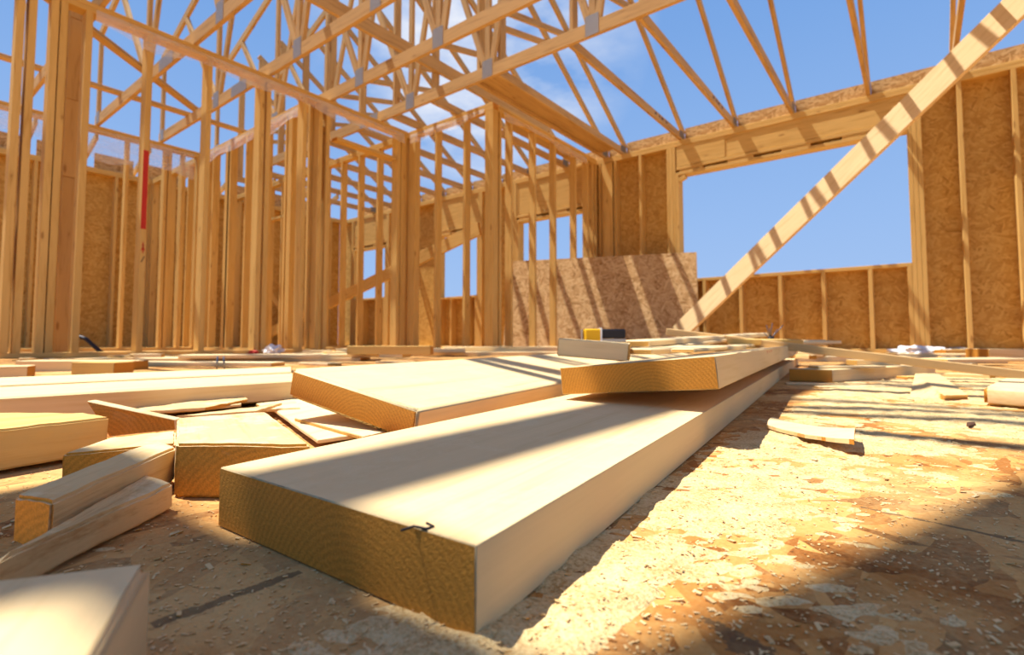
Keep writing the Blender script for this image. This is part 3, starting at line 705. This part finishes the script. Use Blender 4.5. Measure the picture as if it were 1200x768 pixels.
th('wood_scrap', [A0, B0, B0 + V((-.05, .09, 0)), A0 + V((-.05, .09, 0))], .05, 'shaded beam offcut at far left behind the amber disc like one', M_plank, 'wood scrap')
# random small flat scraps (cannot be told apart)
for i in range(46):
    px = R.choice([R.uniform(0, 480), R.uniform(930, 1200), R.uniform(0, 700)]); py = R.uniform(416, 430) if px < 700 else R.uniform(418, 446)
    c = P(px, py, 0); g = R.uniform(0, math.pi); u = V((math.cos(g), math.sin(g), 0)); w = V((-math.sin(g), math.cos(g), 0)); L, W, T = R.uniform(.06, .35), R.uniform(.02, .09), R.uniform(.006, .02)
    q = [c, c + u * L, c + u * L + w * W, c + w * W]; z = rest(q, T)
    if z > .06: rects.pop(); continue
    th('wood_chip', [p + UP * (T + z) for p in q], T, 'small flat wood scrap strewn on the floor in front of the walls', R.choice([M_strip, M_rough, M_stud]), 'wood scrap', bev=.001, group='small scraps before the walls')
# white wrap
def crumple(label, c, sx, sy, sz, mat, name):
    bm = bmesh.new(); bmesh.ops.create_icosphere(bm, subdivisions=4, radius=1)
    for v in bm.verts:
        k = 1 + .55 * noise.noise(v.co * 2.2 + c) + .35 * noise.noise(v.co * 6); v.co = V((v.co.x * sx * k, v.co.y * sy * k, max(v.co.z * sz * k, -sz * .6)))
    return tag(link(name, bm, mat, Matrix.Translation(c + UP * sz * .62)), label, 'plastic wrap')
crumple('crumpled white plastic wrap at foot of the sheathed wall', P(1075, 416, 0), .20, .10, .045, M_wrap, 'plastic_wrap')
crumple('grey crumpled sheet beside the white wrap', P(1128, 414.5, 0), .16, .08, .035, M_grey, 'plastic_wrap')
crumple('small white crumpled wrap inside the door gap', P(320, 415, 0), .09, .07, .05, M_wrap, 'plastic_wrap')
crumple('tiny reddish scrap of wrap at the foot of the left wall', P(296, 415, 0), .05, .04, .02, M_red, 'plastic_wrap')
# two nails standing in the long left plank
for x, lab in ((254, 'left one of two upright nails behind the long left plank'), (263, 'right one of two upright nails behind the long left plank')):
    d0 = pd(x, 434, 1.35); tube('nail', [d0, pd(x + (1 if x < 260 else -1), 418, 1.35)], .0024, M_nail); tag(C.objects[-1], lab, 'nail')
# black bent cable behind the left stud wall
pts = [(79, 417), (79, 402), (83, 396), (93, 395), (100, 397), (108, 404), (116, 411), (123, 416)]
tag(tube('cable', [pd(x, y, 4.7) for x, y in pts], .018, M_black), 'black bent cable on the floor behind the left stud wall', 'cable')

# ------------------------------------------------------------------ sawdust: a patchy raised layer and loose chips, uncountable
x0, x1, y0, y1, st = -1.0, 1.0, .04, 2.3, .006
nx, ny = int((x1 - x0) / st), int((y1 - y0) / st); bm = bmesh.new(); grid = {}
def dz(x, y):
    p = V((x, y, 0)); base = .0030 * noise.noise(p * 5) + .0016 * noise.noise(p * 30) + .002 * noise.noise(p * 17 + V((3, 1, 0))) + .0022 * noise.noise(p * 60) + .0018 * noise.noise(p * 150)
    r = min(1, max(0, (x + .22) / .06)); q = min(1, max(0, ((.10 - x) - .30 * (.75 - y)) / .12)) if x > -.1 else 1
    return base - .0030 + .0042 * r * (.1 + .9 * q)
hts = {}
for i in range(nx + 1):
    for j in range(ny + 1): hts[i, j] = dz(x0 + i * st, y0 + j * st)
for i in range(nx):
    for j in range(ny):
        q = [(i, j), (i + 1, j), (i + 1, j + 1), (i, j + 1)]
        if max(hts[k] for k in q) <= 0: continue
        vs = []
        for k in q:
            if k not in grid: grid[k] = bm.verts.new((x0 + k[0] * st, y0 + k[1] * st, max(hts[k], -.0004)))
            vs.append(grid[k])
        bm.faces.new(vs)
tag(link('sawdust', bm, M_dust, Matrix.Identity(4), None, True), 'pale sawdust drifted over the strand board floor', 'sawdust', kind='stuff')
bm = bmesh.new()
for i in range(20000):
    d = .12 + 1.3 * R.random() ** 1.6; an = R.uniform(-.95, .95) - YAW * 0
    f = V((-math.sin(YAW - an), math.cos(YAW - an), 0)); c = f * d
    s = R.uniform(.0002, .0006) * (1 + 1.6 * (R.random() < .03)); g = R.uniform(0, 6.3); u = V((math.cos(g), math.sin(g), R.uniform(-.3, .3))) * s * R.uniform(1, 3); w = V((-math.sin(g), math.cos(g), R.uniform(-.3, .3))) * s
    z = max(0, dz(c.x, c.y)) + .0003
    a = [c + UP * z - u - w, c + UP * z + u - w, c + UP * z + u + w, c + UP * z - u + w]
    b = [p + UP * s * .5 for p in a]; va = [bm.verts.new(p) for p in a]; vb = [bm.verts.new(p) for p in b]
    bm.faces.new(va[::-1]); bm.faces.new(vb)
    for k in range(4): bm.faces.new((va[k], va[(k + 1) % 4], vb[(k + 1) % 4], vb[k]))
tag(link('wood_crumbs', bm, M_rough, Matrix.Identity(4)), 'loose wood crumbs scattered over the foreground floor', 'sawdust', kind='stuff')

# ------------------------------------------------------------------ light, sky, camera
sun = bpy.data.lights.new('sun', 'SUN'); sun.energy = 8.0; sun.angle = math.radians(.56); sun.color = (1.0, .97, .935)
so = bpy.data.objects.new('sun', sun); C.objects.link(so)
sv = V((-.4, -.12, 1)).normalized(); so.rotation_mode = 'QUATERNION'; so.rotation_quaternion = sv.to_track_quat('Z', 'Y'); so.location = sv * 20
w = bpy.data.worlds.new('sky'); S.world = w; w.use_nodes = True; nt = w.node_tree; nt.nodes.clear()
def N(t, **k):
    o = nt.nodes.new(t)
    for a, b in k.items(): setattr(o, a, b)
    return o
tc = N('ShaderNodeTexCoord'); sx = N('ShaderNodeSeparateXYZ'); nt.links.new(tc.outputs['Generated'], sx.inputs[0])
cr = N('ShaderNodeValToRGB'); e = cr.color_ramp.elements; e[0].position = 0; e[0].color = lin(160, 188, 228); e[1].position = .75; e[1].color = lin(96, 142, 208)
e2 = cr.color_ramp.elements.new(.2); e2.color = lin(144, 178, 226); e3 = cr.color_ramp.elements.new(.5); e3.color = lin(116, 158, 216)
nt.links.new(sx.outputs[2], cr.inputs[0])
dv = N('ShaderNodeVectorMath', operation='DIVIDE'); nt.links.new(tc.outputs['Generated'], dv.inputs[0])
mz = N('ShaderNodeMath', operation='MAXIMUM'); nt.links.new(sx.outputs[2], mz.inputs[0]); mz.inputs[1].default_value = .08
cm = N('ShaderNodeCombineXYZ')
for k in range(3): nt.links.new(mz.outputs[0], cm.inputs[k])
nt.links.new(cm.outputs[0], dv.inputs[1])
no = N('ShaderNodeTexNoise'); no.inputs['Scale'].default_value = 1.3; no.inputs['Detail'].default_value = 6; no.inputs['Roughness'].default_value = .6; nt.links.new(dv.outputs[0], no.inputs['Vector'])
# one cloud bank, centred behind the trusses
cd = ray(560, 25).normalized()
dp = N('ShaderNodeVectorMath', operation='DOT_PRODUCT'); nt.links.new(tc.outputs['Generated'], dp.inputs[0]); dp.inputs[1].default_value = cd
c1 = N('ShaderNodeMapRange'); nt.links.new(dp.outputs['Value'], c1.inputs[0]); c1.inputs[1].default_value = .955; c1.inputs[2].default_value = 1.0
c2 = N('ShaderNodeMapRange'); nt.links.new(no.outputs[0], c2.inputs[0]); c2.inputs[1].default_value = .38; c2.inputs[2].default_value = .62
mm = N('ShaderNodeMath', operation='MULTIPLY'); nt.links.new(c1.outputs[0], mm.inputs[0]); nt.links.new(c2.outputs[0], mm.inputs[1])
mxx = N('ShaderNodeMix', data_type='RGBA'); nt.links.new(mm.outputs[0], mxx.inputs[0]); nt.links.new(cr.outputs[0], mxx.inputs[6]); mxx.inputs[7].default_value = lin(240, 240, 242)
bg = N('ShaderNodeBackground'); bg.inputs[1].default_value = 1.0; nt.links.new(mxx.outputs[2], bg.inputs[0])
ou = N('ShaderNodeOutputWorld'); nt.links.new(bg.outputs[0], ou.inputs[0])

cam = bpy.data.cameras.new('camera'); cam.sensor_width = 36; cam.lens = F / 1200 * 36; cam.shift_y = -(384 - CY) / 1200; cam.clip_start = .01; cam.clip_end = 500
cam.dof.use_dof = True; cam.dof.focus_distance = .45; cam.dof.aperture_fstop = 9
co = bpy.data.objects.new('camera', cam); C.objects.link(co); co.location = (0, 0, H); co.rotation_euler = (math.pi / 2 + PIT, 0, YAW); S.camera = co
S.view_settings.view_transform = 'Standard'; S.view_settings.look = 'None'; S.view_settings.gamma = 1; S.view_settings.exposure = .2; S.view_settings.use_curve_mapping = False
S.cycles.max_bounces = 10; S.cycles.diffuse_bounces = 6; S.cycles.transparent_max_bounces = 16
